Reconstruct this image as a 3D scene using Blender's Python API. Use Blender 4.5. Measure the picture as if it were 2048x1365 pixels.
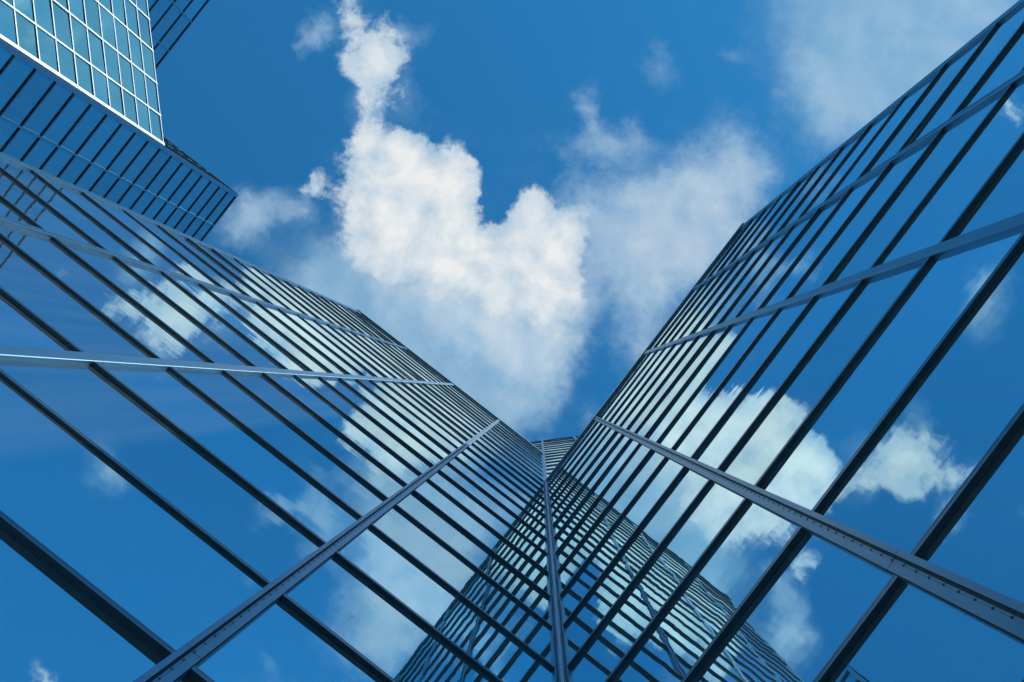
import bpy, bmesh, math, random
from mathutils import Matrix, Vector

random.seed(11)
sc = bpy.context.scene
for o in list(bpy.data.objects):
    bpy.data.objects.remove(o)
C = sc.collection
S = 2.0                     # metres per layout unit (distance from the viewer to the left wall)
EYE = 1.6                   # eye height above the paving


def Z(h):                   # layout height (units above the eye) -> metres
    return EYE + S * h


# ------------------------------------------------------------------ camera
cam_d = bpy.data.cameras.new('camera')
cam = bpy.data.objects.new('camera', cam_d)
C.objects.link(cam)
sc.camera = cam
right = Vector((0.792099, -0.609964, 0.022862))
down = Vector((0.608750, 0.792160, 0.043666))
fwd = Vector((-0.044744, -0.020670, 0.998785))
cam.matrix_world = Matrix.Translation((0, 0, EYE)) @ Matrix((
    (right.x, -down.x, -fwd.x, 0), (right.y, -down.y, -fwd.y, 0),
    (right.z, -down.z, -fwd.z, 0), (0, 0, 0, 1)))
cam_d.sensor_width = 36.0
cam_d.lens = 2266.43 / 2048 * 36.0
cam_d.clip_end = 6000
sc.render.resolution_x, sc.render.resolution_y = 1024, 682

# ------------------------------------------------------------------ colour management
sc.view_settings.view_transform = 'Standard'
sc.view_settings.look = 'None'
sc.view_settings.exposure = 0.0
sc.view_settings.gamma = 1.0
sc.view_settings.use_curve_mapping = False

# ------------------------------------------------------------------ sun
SUN_EL = math.radians(49.7)
SUN_AZ = math.atan2(0.372, -0.928)          # measured from +Y towards +X
sun_dir = Vector((math.sin(SUN_AZ) * math.cos(SUN_EL), math.cos(SUN_AZ) * math.cos(SUN_EL), math.sin(SUN_EL)))
sun_d = bpy.data.lights.new('sun', 'SUN')
sun_d.energy = 3.4
sun_d.angle = math.radians(0.53)
sun_d.color = (1.0, 0.96, 0.9)
sun = bpy.data.objects.new('sun', sun_d)
C.objects.link(sun)
sun.rotation_euler = (-sun_dir).to_track_quat('-Z', 'Y').to_euler()
sun.location = (30, -70, 120)

# ------------------------------------------------------------------ world: sky and cloud layer
world = bpy.data.worlds.new('World')
sc.world = world
world.use_nodes = True
nt = world.node_tree
N, LK = nt.nodes, nt.links
N.clear()


def lk(a, b):
    LK.new(a, b)


def val(node, i, v):
    if hasattr(v, 'is_output'):
        lk(v, node.inputs[i])
    else:
        node.inputs[i].default_value = v


def math_n(op, a, b=0.0, c=None, clamp=False):
    n = N.new('ShaderNodeMath')
    n.operation = op
    n.use_clamp = clamp
    val(n, 0, a)
    val(n, 1, b)
    if c is not None:
        val(n, 2, c)
    return n.outputs[0]


def vec_n(op, a, b=None, c=None):
    n = N.new('ShaderNodeVectorMath')
    n.operation = op
    val(n, 0, a)
    if b is not None:
        val(n, 1, b)
    if c is not None:
        val(n, 2, c)
    return n.outputs[0]


def remap(x, a, b, c, d, smooth=False):
    n = N.new('ShaderNodeMapRange')
    n.interpolation_type = 'SMOOTHSTEP' if smooth else 'LINEAR'
    n.clamp = True
    val(n, 0, x)
    for i, v in enumerate((a, b, c, d)):
        val(n, i + 1, v)
    return n.outputs[0]


def noise_n(v, scale, detail=6.0, rough=0.55, dist=0.0):
    n = N.new('ShaderNodeTexNoise')
    n.noise_dimensions = '3D'
    lk(v, n.inputs['Vector'])
    n.inputs['Scale'].default_value = scale
    n.inputs['Detail'].default_value = detail
    n.inputs['Roughness'].default_value = rough
    n.inputs['Distortion'].default_value = dist
    return n


sky = N.new('ShaderNodeTexSky')
sky.sky_type = 'NISHITA'
sky.sun_disc = False
sky.sun_elevation = SUN_EL
sky.sun_rotation = SUN_AZ
sky.air_density = 1.0
sky.dust_density = 0.12
sky.ozone_density = 4.0
tint = N.new('ShaderNodeMix')
tint.data_type = 'RGBA'
tint.blend_type = 'MULTIPLY'
tint.inputs[0].default_value = 1.0
lk(sky.outputs[0], tint.inputs[6])
tint.inputs[7].default_value = (0.19, 0.93, 1.16, 1)
bg_sky = N.new('ShaderNodeBackground')
lk(tint.outputs[2], bg_sky.inputs[0])
bg_sky.inputs[1].default_value = 0.127

tc = N.new('ShaderNodeTexCoord')
sep = N.new('ShaderNodeSeparateXYZ')
lk(tc.outputs['Generated'], sep.inputs[0])
zc = math_n('MAXIMUM', sep.outputs[2], 0.06)
px = math_n('DIVIDE', sep.outputs[0], zc)
py = math_n('DIVIDE', sep.outputs[1], zc)
cmb = N.new('ShaderNodeCombineXYZ')
lk(px, cmb.inputs[0])
lk(py, cmb.inputs[1])
rot = N.new('ShaderNodeVectorRotate')          # layer axes follow the wind direction
rot.rotation_type = 'Z_AXIS'
lk(cmb.outputs[0], rot.inputs['Vector'])
WIND = 0.65618
rot.inputs['Angle'].default_value = WIND
Q0 = rot.outputs[0]
# slow warp of the layer so that cloud outlines are ragged
w1 = noise_n(Q0, 22.0, 3.0, 0.6)
w1c = vec_n('SUBTRACT', w1.outputs['Color'], (0.5, 0.5, 0.5))
w1s = vec_n('MULTIPLY', w1c, (0.034, 0.034, 0.0))
w2 = noise_n(Q0, 75.0, 3.0, 0.65)
w2s = vec_n('MULTIPLY', vec_n('SUBTRACT', w2.outputs['Color'], (0.5, 0.5, 0.5)), (0.016, 0.016, 0.0))
Q = vec_n('ADD', vec_n('ADD', Q0, w1s), w2s)

# puffs of the cloud layer, some added out of view to brighten pane reflections: x, y, radius x, radius y (plane at height 1)
CRISP = [(-0.1482, -0.0829, 0.0176, 0.0243, 0.6), (-0.1204, -0.076, 0.0199, 0.0176, 0.5), (-0.0728, -0.0397, 0.0529, 0.0309, 0.5), (-0.0482, -0.0585, 0.0353, 0.0375, 0.6), 
    (-0.3384, -0.1562, 0.0176, 0.0221, 0.3), (-0.3047, -0.1533, 0.0331, 0.0309, 0.7), (-0.3013, -0.1416, 0.0199, 0.0199, 0.4), (-0.3002, -0.1767, 0.0176, 0.0154, 0.3), 
    (-0.267, -0.1194, 0.0221, 0.0221, 0.65), (-0.2912, -0.1323, 0.0199, 0.0221, 0.45), (-0.346, -0.1733, 0.0199, 0.0176, 0.35), (-0.2694, -0.1006, 0.0176, 0.0154, 0.3), 
    (-0.2809, -0.1628, 0.0199, 0.0154, 0.3), (-0.2547, -0.0891, 0.0265, 0.0176, 0.5), (-0.2194, -0.0764, 0.0463, 0.0353, 1), (-0.1877, -0.0865, 0.0441, 0.0419, 1), 
    (-0.2021, -0.036, 0.0419, 0.0485, 1), (-0.1656, -0.0471, 0.0552, 0.0507, 1), (-0.128, -0.0422, 0.0375, 0.0265, 0.7), (-0.082, -0.0662, 0.0485, 0.0375, 0.75), 
    (-0.1501, -0.0308, 0.0485, 0.0353, 0.5), (-0.0913, -0.0927, 0.0274, 0.0309, 1), (-0.1042, -0.1277, 0.0185, 0.0221, 0.9), (-0.0727, -0.1013, 0.0419, 0.0507, 0.9), 
    (-0.1819, -0.1191, 0.0154, 0.0132, 0.5), (-0.2198, -0.0988, 0.0199, 0.0176, 0.8), (-0.1772, -0.1058, 0.0221, 0.0176, 0.7), (-0.2715, -0.0254, 0.015, 0.0168, 0.6), 
    (-0.0442, -0.0896, 0.0265, 0.0397, 0.6), (-0.0651, -0.124, 0.0221, 0.0265, 0.6), (-0.2678, -0.0112, 0.0097, 0.0097, 0.3), (0.008, -0.5407, 0.0265, 0.0221, 0.6), 
    (0.0138, -0.5848, 0.0309, 0.0221, 0.6), (-0.0286, -0.5528, 0.0176, 0.0176, 0.5), (-0.1826, -0.454, 0.0221, 0.0176, 0.6)]
SOFT = [(-0.1232, -0.0178, 0.075, 0.0485, 1.2), (-0.1623, -0.0103, 0.0529, 0.0397, 0.8), (-0.0685, -0.0486, 0.0618, 0.0529, 1.5), (-0.0339, -0.0472, 0.0441, 0.0485, 1.2), 
    (-0.0725, -0.0175, 0.0662, 0.0441, 1), (-0.0264, -0.0084, 0.0441, 0.0441, 1), (-0.0033, 0.0072, 0.0309, 0.0265, 0.6), (-0.2663, -0.2907, 0.0375, 0.0265, 1), 
    (-0.2574, -0.3232, 0.0309, 0.0243, 0.9), (-0.333, -0.1603, 0.0287, 0.0397, 0.7), (-0.2858, -0.1363, 0.0287, 0.0441, 0.65), (-0.2644, -0.1015, 0.0331, 0.0309, 0.75), 
    (-0.2896, -0.1704, 0.0265, 0.0199, 0.5), (-0.2908, -0.1866, 0.0176, 0.0132, 0.5), (-0.0486, -0.1534, 0.0529, 0.0397, 0.8), (-0.018, -0.1936, 0.0574, 0.0485, 0.9), 
    (0.0058, -0.2314, 0.0529, 0.0463, 1), (0.0022, -0.2764, 0.0397, 0.0375, 1), (0.0341, -0.2671, 0.0265, 0.0331, 0.9), (0.0183, -0.1822, 0.0662, 0.0485, 1.2), 
    (-0.0094, -0.1386, 0.0574, 0.0375, 0.7), (0.0261, -0.1211, 0.0529, 0.0485, 0.9), (0.043, -0.1788, 0.0485, 0.0375, 0.9), (0.0484, -0.0882, 0.0309, 0.0397, 0.7), 
    (-0.0286, -0.1127, 0.0353, 0.0485, 0.5), (0.0313, -0.2089, 0.0397, 0.0353, 0.8), (-0.1224, -0.2294, 0.0132, 0.0212, 1), (-0.1047, -0.2231, 0.011, 0.0132, 0.7), 
    (-0.1065, -0.1963, 0.0309, 0.0185, 1), (-0.0783, -0.2179, 0.0287, 0.0185, 1), (-0.0751, -0.2429, 0.0154, 0.0199, 0.8), (-0.0784, -0.1924, 0.0309, 0.0176, 0.5), 
    (-0.084, -0.1488, 0.0353, 0.0265, 0.6), (-0.2997, 0.0244, 0.0265, 0.0221, 0.9), (-0.3007, 0.045, 0.0265, 0.0265, 0.7), (-0.2738, 0.0103, 0.0309, 0.0154, 0.8), 
    (-0.2603, 0.0056, 0.011, 0.011, 0.6), (-0.2973, 0.0565, 0.0353, 0.0199, 0.5), (-0.355, -0.1351, 0.0141, 0.0221, 0.8), (-0.3552, -0.1207, 0.011, 0.0199, 0.7), 
    (-0.3472, -0.1382, 0.0124, 0.0132, 0.7), (0.0117, -0.3737, 0.0309, 0.0309, 0.6), (0.0527, -0.3486, 0.0397, 0.0353, 0.5), (-0.0864, -0.2907, 0.0287, 0.0221, 0.9), 
    (-0.0475, -0.3457, 0.0221, 0.0124, 0.8), (-0.1126, -0.3104, 0.0132, 0.0132, 0.4), (-0.0965, -0.3113, 0.011, 0.0132, 0.4), (0.0506, -0.0093, 0.0199, 0.0176, 0.8), 
    (0.0112, -0.0318, 0.0265, 0.0397, 0.5), (-0.2769, -0.1943, 0.0265, 0.0176, 0.35), (-0.248, -0.1424, 0.0176, 0.0397, 0.4), (-0.2187, -0.1193, 0.0221, 0.0265, 0.4), 
    (0.0077, -0.3424, 0.0176, 0.0309, 0.4), (0.0715, -0.3236, 0.0265, 0.0265, 0.4)]
HAZE = [(-0.0218, 0.0048, 0.0529, 0.0529, 1), (-0.0485, -0.0081, 0.075, 0.0529, 0.8), (-0.0792, 0.01, 0.075, 0.0574, 0.6), (-0.2162, 0.0366, 0.0397, 0.0309, 0.5), 
    (-0.1903, 0.0336, 0.0794, 0.0552, 1.3), (-0.1538, 0.0225, 0.0882, 0.0618, 0.8), (-0.1261, 0.0292, 0.0838, 0.0618, 0.6), (-0.0825, 0.0347, 0.0794, 0.0574, 0.5), 
    (-0.0382, 0.0341, 0.0662, 0.0441, 0.5), (-0.0076, 0.0161, 0.0397, 0.0309, 0.5), (-0.2935, 0.0395, 0.0485, 0.0353, 0.5), (0.0183, -0.4238, 0.0838, 0.075, 0.9), 
    (0.0798, -0.4592, 0.1147, 0.075, 1), (0.0646, -0.3914, 0.0794, 0.0574, 0.8), (0.1076, -0.4072, 0.0838, 0.0574, 0.7), (0.1146, -0.5081, 0.0971, 0.0662, 0.8), 
    (0.0077, -0.4894, 0.1235, 0.0618, 0.9), (0.0206, -0.3692, 0.0485, 0.0529, 0.5), (0.0809, -0.3476, 0.0485, 0.0397, 0.5), (-0.046, -0.3695, 0.0529, 0.0309, 0.2), 
    (0.0018, -0.5417, 0.1324, 0.0618, 1.1), (0.007, -0.631, 0.1147, 0.0662, 0.9), (-0.0734, -0.5534, 0.0882, 0.0529, 0.7), (-0.0013, -0.2008, 0.1147, 0.0838, 0.5), 
    (0.0314, -0.1141, 0.0574, 0.0618, 0.5), (-0.1379, -0.0514, 0.1456, 0.1147, 0.35), (-0.0108, 0.0408, 0.0662, 0.0265, 0.4)]


def puffs(lst, grow):
    total = None
    q = Q
    ca, sa = math.cos(WIND), math.sin(WIND)
    for k, (x, y, rx, ry, wt) in enumerate(lst):
        qx, qy = ca * x - sa * y, sa * x + ca * y
        rx *= grow
        ry *= grow
        if k and k % 12 == 0:                  # evaluate the puffs in batches
            q = vec_n('MULTIPLY_ADD', total, (1e-7, 1e-7, 0.0), Q)
        v = vec_n('MULTIPLY_ADD', q, (1 / rx, 1 / ry, 0.0), (-qx / rx, -qy / ry, 0.0))
        g = N.new('ShaderNodeTexGradient')
        g.gradient_type = 'SPHERICAL'
        lk(v, g.inputs[0])
        total = math_n('MULTIPLY_ADD', g.outputs['Fac'], wt, 0.0 if total is None else total)
    return total


SUN_OFF = (Vector((sun_dir.x, sun_dir.y, 0)).normalized()) * 0.016
so = Matrix.Rotation(WIND, 3, 'Z') @ SUN_OFF
na = noise_n(Q0, 15.0, 8.0, 0.62, 0.15)
Qs = vec_n('ADD', Q0, tuple(so))
nb = noise_n(Qs, 15.0, 6.0, 0.55, 0.15)
er = remap(na.outputs['Fac'], 0.28, 0.68, 1.0, 0.0)
# clouds beyond the nearest ones: a broken field, everywhere the same
nf = noise_n(Q0, 3.1, 5.0, 0.55)
rad = N.new('ShaderNodeVectorMath')
rad.operation = 'LENGTH'
lk(Q0, rad.inputs[0])
far = math_n('MULTIPLY', remap(nf.outputs['Fac'], 0.5, 0.66, 0.0, 1.0), remap(rad.outputs['Value'], 0.62, 0.95, 0.0, 1.0, True))
s_c = math_n('ADD', puffs(CRISP, 1.34), far)
s_s = puffs(SOFT, 1.4)
s_h = puffs(HAZE, 1.25)
fine = noise_n(Q, 60.0, 6.0, 0.6)
er2 = math_n('MULTIPLY_ADD', remap(fine.outputs['Fac'], 0.3, 0.7, -0.24, 0.24), 1.0, er)
d_c = math_n('SUBTRACT', s_c, math_n('MULTIPLY', er2, 0.62))
a_c = remap(d_c, -0.03, 0.42, 0.0, 1.0, True)
d_s = math_n('SUBTRACT', s_s, math_n('MULTIPLY', er2, 0.60))
a_s = math_n('MULTIPLY', remap(d_s, -0.05, 1.45, 0.0, 1.0, True), 0.77)
a_h = math_n('MULTIPLY', remap(math_n('SUBTRACT', s_h, math_n('MULTIPLY', er, 0.40)), -0.15, 1.5, 0.0, 1.0, True), 0.77)
horizon = remap(sep.outputs[2], 0.03, 0.22, 0.0, 1.0, True)
# sunlit and shaded billows: compare the layer with itself a little nearer the sun
relief = math_n('SUBTRACT', na.outputs['Fac'], nb.outputs['Fac'])
bill = remap(fine.outputs['Fac'], 0.3, 0.7, -0.07, 0.07)
lit = math_n('ADD', math_n('MULTIPLY_ADD', relief, 2.0, 0.24), bill)
lit_c = math_n('ADD', lit, math_n('MULTIPLY', remap(d_c, 0.0, 1.5, 0.0, 1.0), 0.62), clamp=True)
lit_s = math_n('ADD', math_n('MULTIPLY', lit, 0.7), math_n('MULTIPLY', remap(d_s, 0.3, 2.2, 0.0, 1.0), 0.55), clamp=True)


def layer(below, fac, light, dark_col, lit_col):
    col = N.new('ShaderNodeMix')
    col.data_type = 'RGBA'
    val(col, 0, light)
    col.inputs[6].default_value = (*dark_col, 1)
    col.inputs[7].default_value = (*lit_col, 1)
    b = N.new('ShaderNodeBackground')
    lk(col.outputs[2], b.inputs[0])
    m = N.new('ShaderNodeMixShader')
    lk(math_n('MULTIPLY', fac, horizon), m.inputs[0])
    lk(below, m.inputs[1])
    lk(b.outputs[0], m.inputs[2])
    return m.outputs[0]


sh = layer(bg_sky.outputs[0], a_h, lit_s, (0.27, 0.49, 0.69), (0.54, 0.70, 0.82))
sh = layer(sh, a_s, lit_s, (0.23, 0.44, 0.66), (0.62, 0.73, 0.82))
sh = layer(sh, a_c, lit_c, (0.30, 0.49, 0.68), (0.84, 0.86, 0.86))
world.cycles.sampling_method = 'MANUAL'
world.cycles.sample_map_resolution = 512
wout = N.new('ShaderNodeOutputWorld')
lk(sh, wout.inputs[0])


# ------------------------------------------------------------------ materials
def new_mat(name):
    m = bpy.data.materials.new(name)
    m.use_nodes = True
    m.node_tree.nodes.clear()
    return m, m.node_tree.nodes, m.node_tree.links


def glass_mat(name, col, dust=0.07):
    m, nd, ln = new_mat(name)
    out = nd.new('ShaderNodeOutputMaterial')
    geo = nd.new('ShaderNodeNewGeometry')
    info = nd.new('ShaderNodeObjectInfo')
    sh = nd.new('ShaderNodeVectorMath')
    sh.operation = 'MULTIPLY_ADD'
    ln.new(info.outputs['Random'], sh.inputs[0])
    sh.inputs[1].default_value = (37.0, 19.0, 53.0)
    ln.new(geo.outputs['Position'], sh.inputs[2])
    # gentle roller-wave of heat treated glass
    n1 = nd.new('ShaderNodeTexNoise')
    ln.new(sh.outputs[0], n1.inputs['Vector'])
    n1.inputs['Scale'].default_value = 1.6
    n1.inputs['Detail'].default_value = 2.0
    n1.inputs['Roughness'].default_value = 0.45
    b1 = nd.new('ShaderNodeBump')
    b1.inputs['Strength'].default_value = 1.0
    b1.inputs['Distance'].default_value = 0.0015
    ln.new(n1.outputs['Fac'], b1.inputs['Height'])
    # coating colour differs a little from pane to pane
    rnd = nd.new('ShaderNodeMapRange')
    ln.new(info.outputs['Random'], rnd.inputs[0])
    rnd.inputs[3].default_value = 0.88
    rnd.inputs[4].default_value = 1.06
    mul = nd.new('ShaderNodeVectorMath')
    mul.operation = 'SCALE'
    mul.inputs[0].default_value = col
    ln.new(rnd.outputs[0], mul.inputs['Scale'])
    gl = nd.new('ShaderNodeBsdfGlossy')
    gl.inputs['Roughness'].default_value = 0.012
    ln.new(mul.outputs[0], gl.inputs['Color'])
    ln.new(b1.outputs[0], gl.inputs['Normal'])
    # dust film with rain streaks
    st = nd.new('ShaderNodeVectorMath')
    st.operation = 'MULTIPLY'
    ln.new(sh.outputs[0], st.inputs[0])
    st.inputs[1].default_value = (7.0, 7.0, 0.35)
    n2 = nd.new('ShaderNodeTexNoise')
    ln.new(st.outputs[0], n2.inputs['Vector'])
    n2.inputs['Scale'].default_value = 1.0
    n2.inputs['Detail'].default_value = 5.0
    dr = nd.new('ShaderNodeMapRange')
    ln.new(n2.outputs['Fac'], dr.inputs[0])
    dr.inputs[1].default_value = 0.3
    dr.inputs[2].default_value = 0.8
    dr.inputs[3].default_value = dust * 0.55
    dr.inputs[4].default_value = dust * 1.7
    df = nd.new('ShaderNodeBsdfDiffuse')
    df.inputs['Color'].default_value = (0.46, 0.54, 0.54, 1)
    mx = nd.new('ShaderNodeMixShader')
    ln.new(dr.outputs[0], mx.inputs[0])
    ln.new(gl.outputs[0], mx.inputs[1])
    ln.new(df.outputs[0], mx.inputs[2])
    ln.new(mx.outputs[0], out.inputs[0])
    return m


def paint_mat(name, col, rough=0.42, metal=0.25, vary=0.18):
    m, nd, ln = new_mat(name)
    out = nd.new('ShaderNodeOutputMaterial')
    p = nd.new('ShaderNodeBsdfPrincipled')
    geo = nd.new('ShaderNodeNewGeometry')
    sc_ = nd.new('ShaderNodeVectorMath')
    sc_.operation = 'MULTIPLY'
    ln.new(geo.outputs['Position'], sc_.inputs[0])
    sc_.inputs[1].default_value = (6.0, 6.0, 1.3)
    n1 = nd.new('ShaderNodeTexNoise')
    ln.new(sc_.outputs[0], n1.inputs['Vector'])
    n1.inputs['Scale'].default_value = 1.7
    n1.inputs['Detail'].default_value = 8.0
    n1.inputs['Roughness'].default_value = 0.65
    mr = nd.new('ShaderNodeMapRange')
    ln.new(n1.outputs['Fac'], mr.inputs[0])
    mr.inputs[1].default_value = 0.25
    mr.inputs[2].default_value = 0.75
    mr.inputs[3].default_value = 1.0 - vary
    mr.inputs[4].default_value = 1.0 + vary * 0.6
    mul = nd.new('ShaderNodeVectorMath')
    mul.operation = 'SCALE'
    mul.inputs[0].default_value = col
    ln.new(mr.outputs[0], mul.inputs['Scale'])
    ln.new(mul.outputs[0], p.inputs['Base Color'])
    p.inputs['Roughness'].default_value = rough
    p.inputs['Metallic'].default_value = metal
    ln.new(p.outputs[0], out.inputs[0])
    return m


M_GLASS = glass_mat('blue_coated_glass', (0.66, 0.91, 0.985))
M_GLASS_T = glass_mat('tower_coated_glass', (0.27, 0.67, 0.73), 0.05)
M_PAINT = paint_mat('blue_grey_aluminium', (0.125, 0.29, 0.41), 0.36, 0.7)
M_BAR = paint_mat('slate_blue_aluminium', (0.095, 0.19, 0.26), 0.33, 0.75)
M_WHITE = paint_mat('white_aluminium', (0.18, 0.26, 0.33), 0.45, 0.35, 0.2)
M_DARK = paint_mat('shade_black', (0.02, 0.022, 0.025), 0.7, 0.0)  # black for the strips that stand in for shade in mullion grooves
M_CLIP = paint_mat('weathered_steel', (0.07, 0.12, 0.15), 0.55, 0.4)
M_CORE = paint_mat('dark_concrete', (0.05, 0.055, 0.06), 0.85, 0.0)
M_ROOF = paint_mat('grey_roof_felt', (0.16, 0.16, 0.16), 0.9, 0.0)


def ground_mat():
    m, nd, ln = new_mat('dark_paving')
    out = nd.new('ShaderNodeOutputMaterial')
    p = nd.new('ShaderNodeBsdfPrincipled')
    geo = nd.new('ShaderNodeNewGeometry')
    br = nd.new('ShaderNodeTexBrick')
    ln.new(geo.outputs['Position'], br.inputs['Vector'])
    br.inputs['Scale'].default_value = 1.0
    br.inputs['Color1'].default_value = (0.024, 0.024, 0.026, 1)
    br.inputs['Color2'].default_value = (0.032, 0.032, 0.031, 1)
    br.inputs['Mortar'].default_value = (0.014, 0.014, 0.014, 1)
    br.inputs['Mortar Size'].default_value = 0.01
    ln.new(br.outputs['Color'], p.inputs['Base Color'])
    p.inputs['Roughness'].default_value = 0.85
    ln.new(p.outputs[0], out.inputs[0])
    return m


# ------------------------------------------------------------------ mesh helpers
def mesh_obj(name, me, root, loc, rot=(0, 0, 0), scale=(1, 1, 1), base=None):
    o = bpy.data.objects.new(name, me)
    C.objects.link(o)
    b = Vector((0, 0, 0))
    if root is not None:
        o.parent = root
        b = base if base is not None else root.location
    o.location = Vector(loc) - b
    o.rotation_euler = rot
    o.scale = scale
    return o


def box_bm(bm, x0, x1, y0, y1, z0, z1):
    vs = [bm.verts.new(p) for p in ((x0, y0, z0), (x1, y0, z0), (x1, y1, z0), (x0, y1, z0),
                                    (x0, y0, z1), (x1, y0, z1), (x1, y1, z1), (x0, y1, z1))]
    for f in ((0, 3, 2, 1), (4, 5, 6, 7), (0, 1, 5, 4), (1, 2, 6, 5), (2, 3, 7, 6), (3, 0, 4, 7)):
        bm.faces.new([vs[i] for i in f])


def finish(bm, name, mat):
    bmesh.ops.recalc_face_normals(bm, faces=bm.faces)
    me = bpy.data.meshes.new(name)
    bm.to_mesh(me)
    bm.free()
    me.materials.append(mat)
    return me


def pane_mesh(mat):
    bm = bmesh.new()
    box_bm(bm, -0.5, 0.5, 0.0, 1.0, -0.5, 0.5)
    return finish(bm, 'pane', mat)


def extrude_x(name, prof, mat):
    """profile in (y, z) swept along x from -0.5 to 0.5"""
    bm = bmesh.new()
    a = [bm.verts.new((-0.5, y, z)) for y, z in prof]
    b = [bm.verts.new((0.5, y, z)) for y, z in prof]
    k = len(prof)
    for i in range(k):
        bm.faces.new((a[i], a[(i + 1) % k], b[(i + 1) % k], b[i]))
    bm.faces.new(a)
    bm.faces.new(b[::-1])
    return finish(bm, name, mat)


def extrude_z(name, prof, cuts, mat, joint=0.0):
    """profile in (x, y) swept up through the heights in cuts, with open joints between lengths"""
    bm = bmesh.new()
    k = len(prof)
    for z0, z1 in zip(cuts[:-1], cuts[1:]):
        a = [bm.verts.new((x, y, z0 + joint)) for x, y in prof]
        b = [bm.verts.new((x, y, z1)) for x, y in prof]
        for i in range(k):
            bm.faces.new((a[i], a[(i + 1) % k], b[(i + 1) % k], b[i]))
        bm.faces.new(a[::-1])
        bm.faces.new(b)
    return finish(bm, name, mat)


def transom_mesh(p, t, mat):
    p *= S
    t *= S
    prof = [(0.004, 0.0), (-p, 0.0), (-p, 0.60 * t), (-0.72 * p, 0.60 * t), (-0.72 * p, 0.68 * t),
            (-p, 0.68 * t), (-p, t), (0.004, t * 1.02)]
    return extrude_x('transom', prof, mat)


PANE = pane_mesh(M_GLASS)
PANE_T = pane_mesh(M_GLASS_T)
BAR = transom_mesh(0.017, 0.030, M_BAR)
BAR_D = transom_mesh(0.036, 0.045, M_BAR)
BAR_G = transom_mesh(0.020, 0.055, M_WHITE)


def mullion_profile(kind, w, p):
    """cross-section (x along the wall, y negative = outwards), metres"""
    h = w / 2
    e = 0.004
    if kind == 'track':      # front flange, deep groove, plate carrying the cleaning-rail clips
        return [(-h, e), (-h, -p), (-h * 0.44, -p), (-h * 0.44, -p * 0.10), (-h * 0.16, -p * 0.10),
                (-h * 0.16, -p * 0.72), (h * 0.86, -p * 0.72), (h * 0.86, -p * 0.45), (h, -p * 0.45), (h, e)]
    if kind == 'slit':       # two lips with a narrow joint
        return [(-h, e), (-h, -p), (-h * 0.35, -p), (-h * 0.35, -p * 0.4), (-h * 0.12, -p * 0.4),
                (-h * 0.12, -p), (h, -p), (h, e)]
    return [(-h, e), (-h, -p * 0.92), (-h * 0.9, -p), (h * 0.9, -p), (h, -p * 0.92), (h, e)]


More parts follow.
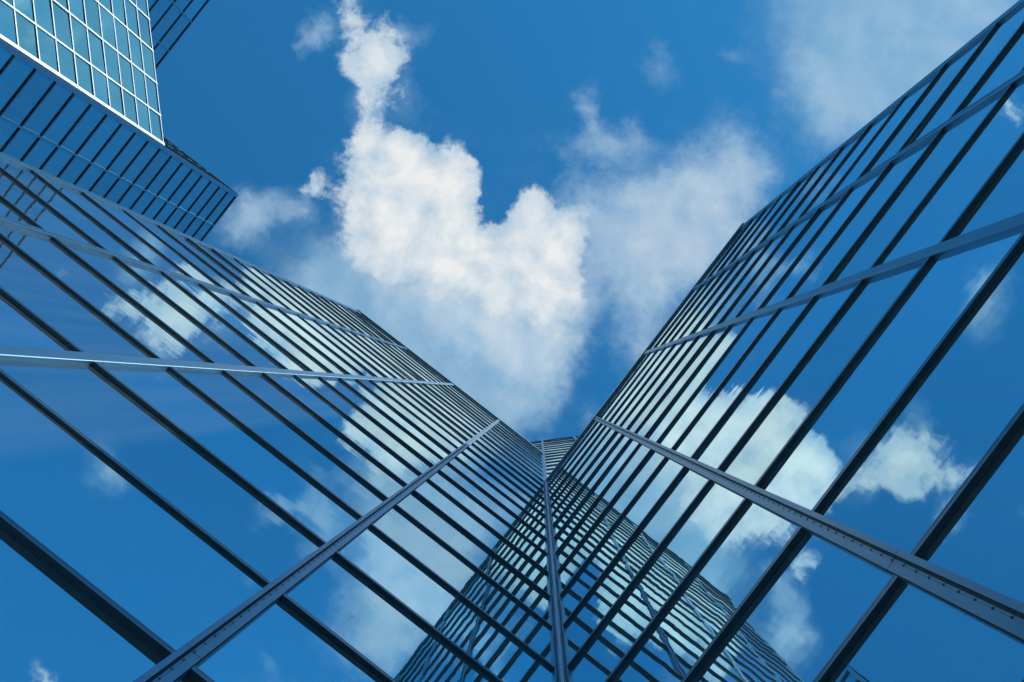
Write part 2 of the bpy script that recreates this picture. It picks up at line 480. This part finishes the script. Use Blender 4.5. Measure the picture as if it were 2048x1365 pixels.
class Facade:
    """one flat curtain wall: o = (x, y) of t = 0, d = direction of t (inside lies to the left of d)"""

    def __init__(self, root, o, d, pane, bar):
        self.root, self.o, self.d = root, Vector((o[0], o[1])), Vector((d[0], d[1])).normalized()
        self.phi = math.atan2(self.d.y, self.d.x)
        self.inw = Vector((-self.d.y, self.d.x))
        self.pane, self.bar = pane, bar

    def at(self, t, h, y=0.0):
        p = (self.o + self.d * t) * S + self.inw * y
        return (p.x, p.y, Z(h))

    def panes(self, t_edges, hs, tilt=0.20):
        for h0, h1 in zip(hs[:-1], hs[1:]):
            for t0, t1 in zip(t_edges[:-1], t_edges[1:]):
                rx = random.gauss(0, math.radians(tilt))
                rz = random.gauss(0, math.radians(tilt))
                mesh_obj('pane', self.pane, self.root, self.at((t0 + t1) / 2, (h0 + h1) / 2, 0.0),
                         (rx, 0, self.phi + rz), ((t1 - t0) * S - 0.012, 0.024, (h1 - h0) * S - 0.006))

    def bars(self, spans, hs, bar=None):
        for h in hs:
            for t0, t1 in spans:
                mesh_obj('transom', bar or self.bar, self.root, self.at((t0 + t1) / 2, h),
                         (0, 0, self.phi), ((t1 - t0) * S, 1, 1))

    def joined(self, name, spans, hs, p, t, mat):
        """rows out of sight: all bars in one mesh"""
        bm = bmesh.new()
        for h in hs:
            for t0, t1 in spans:
                box_bm(bm, t0 * S, t1 * S, -p * S, 0.004, (h * S), (h + t) * S)
        me = finish(bm, name, mat)
        o = mesh_obj(name, me, self.root, self.at(0, 0), (0, 0, self.phi))
        o['kind'] = 'stuff'
        return o

    def mullion(self, t0, t1, h0, h1, kind='plain', p=0.020, mat=M_PAINT, cuts=None, flip=False):
        w = (t1 - t0) * S
        zs = [0.0] + [(c - h0) * S for c in (cuts or []) if h0 + 0.05 < c < h1 - 0.05] + [(h1 - h0) * S]
        sg = -1 if flip else 1
        me = extrude_z('mullion', [(x * sg, y) for x, y in mullion_profile(kind, w, p * S)], zs, mat, 0.006)
        o = mesh_obj('mullion', me, self.root, self.at((t0 + t1) / 2, h0), (0, 0, self.phi))
        if kind == 'track':
            bm = bmesh.new()
            z = 0.1
            pp = p * S
            while z < (h1 - h0) * S - 0.1:
                box_bm(bm, -w * 0.06, w * 0.06, -pp * 0.78, -pp * 0.70, z, z + 0.006)
                box_bm(bm, -w * 0.01, w * 0.03, -pp * 0.82, -pp * 0.74, z + 0.002, z + 0.016)
                z += 0.168
            box_bm(bm, w * 0.008, w * 0.022, -pp * 0.75, -pp * 0.70, 0.0, (h1 - h0) * S)
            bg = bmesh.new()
            box_bm(bg, -w * 0.218, -w * 0.082, -pp * 0.60, -pp * 0.12, 0.01, (h1 - h0) * S - 0.01)  # dark strip in the groove, standing in for the flange's shade
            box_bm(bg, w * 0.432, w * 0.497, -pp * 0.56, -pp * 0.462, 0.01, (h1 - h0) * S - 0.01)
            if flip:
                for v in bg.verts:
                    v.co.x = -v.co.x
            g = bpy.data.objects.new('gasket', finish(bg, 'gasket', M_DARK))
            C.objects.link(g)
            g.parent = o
            if flip:
                for v in bm.verts:
                    v.co.x = -v.co.x
            me2 = finish(bm, 'rail_clips', M_CLIP)
            c = bpy.data.objects.new('rail_clips', me2)
            C.objects.link(c)
            c.parent = o
            c['kind'] = 'stuff'
        return o


def prism(name, poly, h0, h1, mat, root, inset_mat=None):
    bm = bmesh.new()
    a = [bm.verts.new((x * S, y * S, Z(h0))) for x, y in poly]
    b = [bm.verts.new((x * S, y * S, Z(h1))) for x, y in poly]
    k = len(poly)
    for i in range(k):
        bm.faces.new((a[i], a[(i + 1) % k], b[(i + 1) % k], b[i]))
    bm.faces.new(a[::-1])
    bm.faces.new(b)
    me = finish(bm, name, mat)
    return mesh_obj(name, me, root, (0, 0, 0))


def thing(name, label, cat, loc):
    o = bpy.data.objects.new(name, None)
    C.objects.link(o)
    o.location = loc
    o.empty_display_size = 0.5
    o['label'] = label
    o['category'] = cat
    return o


sc.cycles.max_bounces = 6
sc.cycles.diffuse_bounces = 1
sc.cycles.glossy_bounces = 5
sc.cycles.use_adaptive_sampling = True
sc.cycles.adaptive_threshold = 0.02

# ------------------------------------------------------------------ ground
bm = bmesh.new()
vs = [bm.verts.new(p) for p in ((-1500, -1500, 0), (1500, -1500, 0), (1500, 1500, 0), (-1500, 1500, 0))]
bm.faces.new(vs)
gr = mesh_obj('ground', finish(bm, 'ground', ground_mat()), None, (0, 0, 0))
gr['kind'] = 'structure'

# ------------------------------------------------------------------ layout
P0, H0 = 0.9314, 5.387            # transom spacing and height of transom 0


def hk(k):
    return H0 + P0 * k


DR = 0.9141                       # right wall lies at x = DR, left wall at y = 1
GROUND = -EYE / S
rows_low = [GROUND] + [hk(k) for k in range(-6, 0)]

# ---- left wing: front y = 1, faces -y
L_END, L_TOP = -4.03, hk(19.75)
wl = thing('glass_wing', 'tall left glass wing with pale blue mullions, sunlit above a slanting shadow', 'building',
           (-1.6 * S, 1.0 * S, 0))
FL = Facade(wl, (0, 1.0), (1, 0), PANE, BAR)
hl = rows_low + [hk(k) for k in range(0, 20)] + [L_TOP]
FL.panes([L_END + 0.02, -2.73, -1.495, -0.267, DR - 0.012], hl)
ml = [(L_END, -3.93, 'slit'), (-2.76, -2.70, 'slit'), (-1.525, -1.465, 'plain'), (-0.295, -0.240, 'track')]
FL.bars([(-3.93, -2.76), (-2.70, -1.525), (-1.465, -0.295), (-0.240, DR - 0.056)], hl[1:-1])
for i, (a, b, kind) in enumerate(ml):
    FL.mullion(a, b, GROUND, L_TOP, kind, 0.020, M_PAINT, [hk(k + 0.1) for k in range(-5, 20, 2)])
prism('wall', [(L_END + 0.012, 1.014), (DR, 1.014), (DR - 0.01, 1.03), (L_END + 0.012, DR + 1 - L_END - 0.03)],
      GROUND, L_TOP - 0.01, M_CORE, wl)
prism('coping', [(L_END - 0.03, 0.965), (DR - 0.03, 0.965), (DR - 0.03, 1.05), (L_END - 0.03, DR + 1 - L_END)],
      L_TOP, L_TOP + 0.16, M_PAINT, wl)

# ---- right wing: front x = DR, faces -x   (t = -y)
R_END, R_TOP = 3.75, hk(12.0)
wr = thing('glass_wing', 'lower right glass wing in shade, its panes mirroring clouds and the left wing', 'building',
           (DR * S, -1.4 * S, 0))
FR = Facade(wr, (DR, 0), (0, -1), PANE, BAR)
hr = rows_low + [hk(k) for k in range(0, 12)] + [R_TOP]
FR.panes([-1.0 + 0.012, 0.192, 1.388, 2.567, R_END - 0.02], hr)
mr_ = [(0.162, 0.222, 'track'), (1.355, 1.420, 'plain'), (2.535, 2.60, 'slit'), (3.67, R_END, 'slit')]
FR.bars([(-0.944, 0.162), (0.222, 1.355), (1.420, 2.535), (2.60, 3.67)], hr[1:-1])
for a, b, kind in mr_:
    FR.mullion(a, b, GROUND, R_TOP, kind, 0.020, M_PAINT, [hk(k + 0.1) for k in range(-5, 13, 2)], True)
prism('wall', [(DR + 0.014, 1.0), (DR + 0.014, -R_END + 0.012), (DR + 1 + R_END - 0.03, -R_END + 0.012),
               (DR + 0.03, 0.99)], GROUND, R_TOP - 0.01, M_CORE, wr)
prism('coping', [(DR - 0.03, 0.97), (DR - 0.03, -R_END - 0.03), (DR + 1 + R_END, -R_END - 0.03), (DR + 0.05, 0.97)],
      R_TOP, R_TOP + 0.16, M_PAINT, wr)

# ---- post in the inner corner, up to the roof of the tower behind
cprof = [(0.02, -0.056), (-0.012, -0.056), (-0.012, -0.046), (-0.006, -0.046), (-0.006, -0.041), (-0.020, -0.041),
         (-0.020, -0.030), (-0.030, -0.020), (-0.041, -0.020), (-0.041, -0.006), (-0.046, -0.006), (-0.046, -0.012),
         (-0.056, -0.012), (-0.056, 0.02), (0.02, 0.02)]
cut = [GROUND] + [hk(k + 0.12) for k in range(-6, 12)] + [hk(12.0) + 0.17]
me = extrude_z('corner_post', [(x * S, y * S) for x, y in cprof], [(c - GROUND) * S for c in cut], M_PAINT, 0.008)
mesh_obj('corner_post', me, wl, (DR * S, 1.0 * S, 0))

# ---- tower behind the corner: front on the diagonal x + y = DR + 1
T_TOP = hk(26.9)
wt = thing('glass_tower', 'striped glass tower seen end-on between the two wings, behind their inner corner', 'building',
           (DR * S + 2, 1.0 * S + 2, 0))
FT = Facade(wt, (DR, 1.0), (1, -1), PANE, BAR)
ht = [hk(k) for k in range(11, 27)] + [T_TOP]
te = [-3.4, -2.55, -1.70, -0.85, 0.0, 0.85, 1.70, 2.55, 3.4]
FT.panes(te, ht)
FT.bars([(a + 0.03, b - 0.03) for a, b in zip(te[:-1], te[1:])], ht)
for t in te:
    FT.mullion(t - 0.03, t + 0.03, hk(11), T_TOP + 0.1, 'plain', 0.022, M_PAINT)
prism('wall', [(DR - 3.0 + 0.012, 4.012), (DR + 3.2 + 0.012, -2.188), (DR + 8, 2.6), (DR + 1.8, 8.8)], GROUND, T_TOP - 0.01, M_CORE, wt)

# ---- distant tower, upper left
BX, BY = -13.64, 1.08
BP = P0 * 1.155
B0 = hk(20.41)


def bk(k):
    return B0 + BP * k


G_TOP, B_TOP = bk(9), bk(17) - 0.02
D2X = -19.18
wb = thing('glass_tower', 'distant glass tower with a pale gridded slanted face and dark blue side', 'building',
           ((BX - 3) * S, 3 * S, 0))
# side face D1 (faces +x)
F1 = Facade(wb, (BX, 0), (0, 1), PANE_T, BAR_D)
v1 = [BY + 0.06, 2.55, 3.97, 5.39, 6.81]
h1 = [bk(k) for k in range(-4, 17)] + [B_TOP]
F1.panes([BY] + v1[1:], h1, 0.06)
F1.bars([(BY + 0.11, 2.52), (2.58, 3.94), (4.00, 5.36), (5.42, 6.78)], h1)
for t in v1[1:]:
    F1.mullion(t - 0.028, t + 0.028, GROUND, B_TOP, 'slit', 0.024, M_PAINT)
F1.mullion(BY - 0.02, BY + 0.105, GROUND, B_TOP, 'plain', 0.03, M_PAINT)
lo = [bk(k) for k in range(-25, -4) if bk(k) > GROUND]
F1.joined('lower_transoms', [(BY + 0.11, 6.78)], lo, 0.036, 0.045, M_BAR)
# slanted face G (faces +x -y), lower
FG = Facade(wb, (BX, BY - 0.03), (1, 1), PANE_T, BAR_G)
gv = [-7.84, -6.88, -5.90, -4.92, -3.95, -2.96, -1.945, -0.94, -0.06]
hg = [bk(k) for k in range(-4, 10)]
FG.panes(gv[:-1] + [0.0], hg, 0.40)
FG.bars([(a + 0.026, b - 0.026) for a, b in zip(gv[:-1], gv[1:])], hg)
for i, t in enumerate(gv[:-1]):
    FG.mullion(t - 0.026, t + 0.026, GROUND, G_TOP + 0.1, 'slit' if i % 2 == 0 else 'plain', 0.026, M_WHITE)
FG.mullion(-0.095, 0.0, GROUND, G_TOP + 0.1, 'plain', 0.03, M_WHITE)
FG.joined('lower_transoms', [(gv[0], -0.1)], lo, 0.02, 0.055, M_WHITE)
# lower rows of both faces, out of sight from the paving
for fc, a, b, nm in ((F1, BY, 6.81, 'lower_glazing'), (FG, gv[0], 0.0, 'lower_glazing')):
    bm = bmesh.new()
    box_bm(bm, a * S, b * S, 0, 0.024, GROUND * S, bk(-4) * S - 0.004)
    o = mesh_obj(nm, finish(bm, nm, M_GLASS_T), wb, fc.at(0, 0), (0, 0, fc.phi))
    o['kind'] = 'stuff'
# set-back faces above the roof of the slanted part
FE = Facade(wb, (0, BY), (1, 0), PANE_T, BAR_D)
ev = [D2X, D2X + 1.385, D2X + 2.77, D2X + 4.155, BX]
hs_ = [bk(k) for k in range(9, 17)] + [B_TOP]
FE.panes(ev, hs_, 0.06)
FE.bars([(a + 0.03, b - 0.03) for a, b in zip(ev[:-1], ev[1:])], hs_)
for t in ev[1:-1]:
    FE.mullion(t - 0.028, t + 0.028, G_TOP, B_TOP, 'plain', 0.024, M_PAINT)
F2 = Facade(wb, (D2X, 0), (0, 1), PANE_T, BAR_D)
v2 = [-7.36, -5.94, -4.52, -3.10, -1.68, -0.26, BY]
F2.panes(v2, hs_, 0.06)
F2.bars([(a + 0.03, b - 0.03) for a, b in zip(v2[:-1], v2[1:])], hs_)
for t in v2[:-1]:
    F2.mullion(t - 0.028, t + 0.028, G_TOP, B_TOP, 'slit', 0.024, M_PAINT)
prism('wall', [(BX - 0.014, BY + 0.014), (BX - 0.014, 6.8), (BX - 12, 6.8), (BX - 12, -7.3), (D2X - 0.014, -7.3),
               (D2X - 0.014, BY + 0.014)], GROUND, B_TOP - 0.01, M_CORE, wb)
prism('wall', [(BX - 0.014, BY), (D2X - 0.01, BY), (D2X - 0.01, BY - 5.56)], GROUND, G_TOP - 0.01, M_ROOF, wb)
prism('coping', [(BX + 0.03, BY - 0.03), (BX + 0.03, 6.8), (BX - 12, 6.8), (BX - 12, -7.3), (D2X + 0.03, -7.3),
                 (D2X + 0.03, BY - 0.03)], B_TOP, B_TOP + 0.12, M_PAINT, wb)
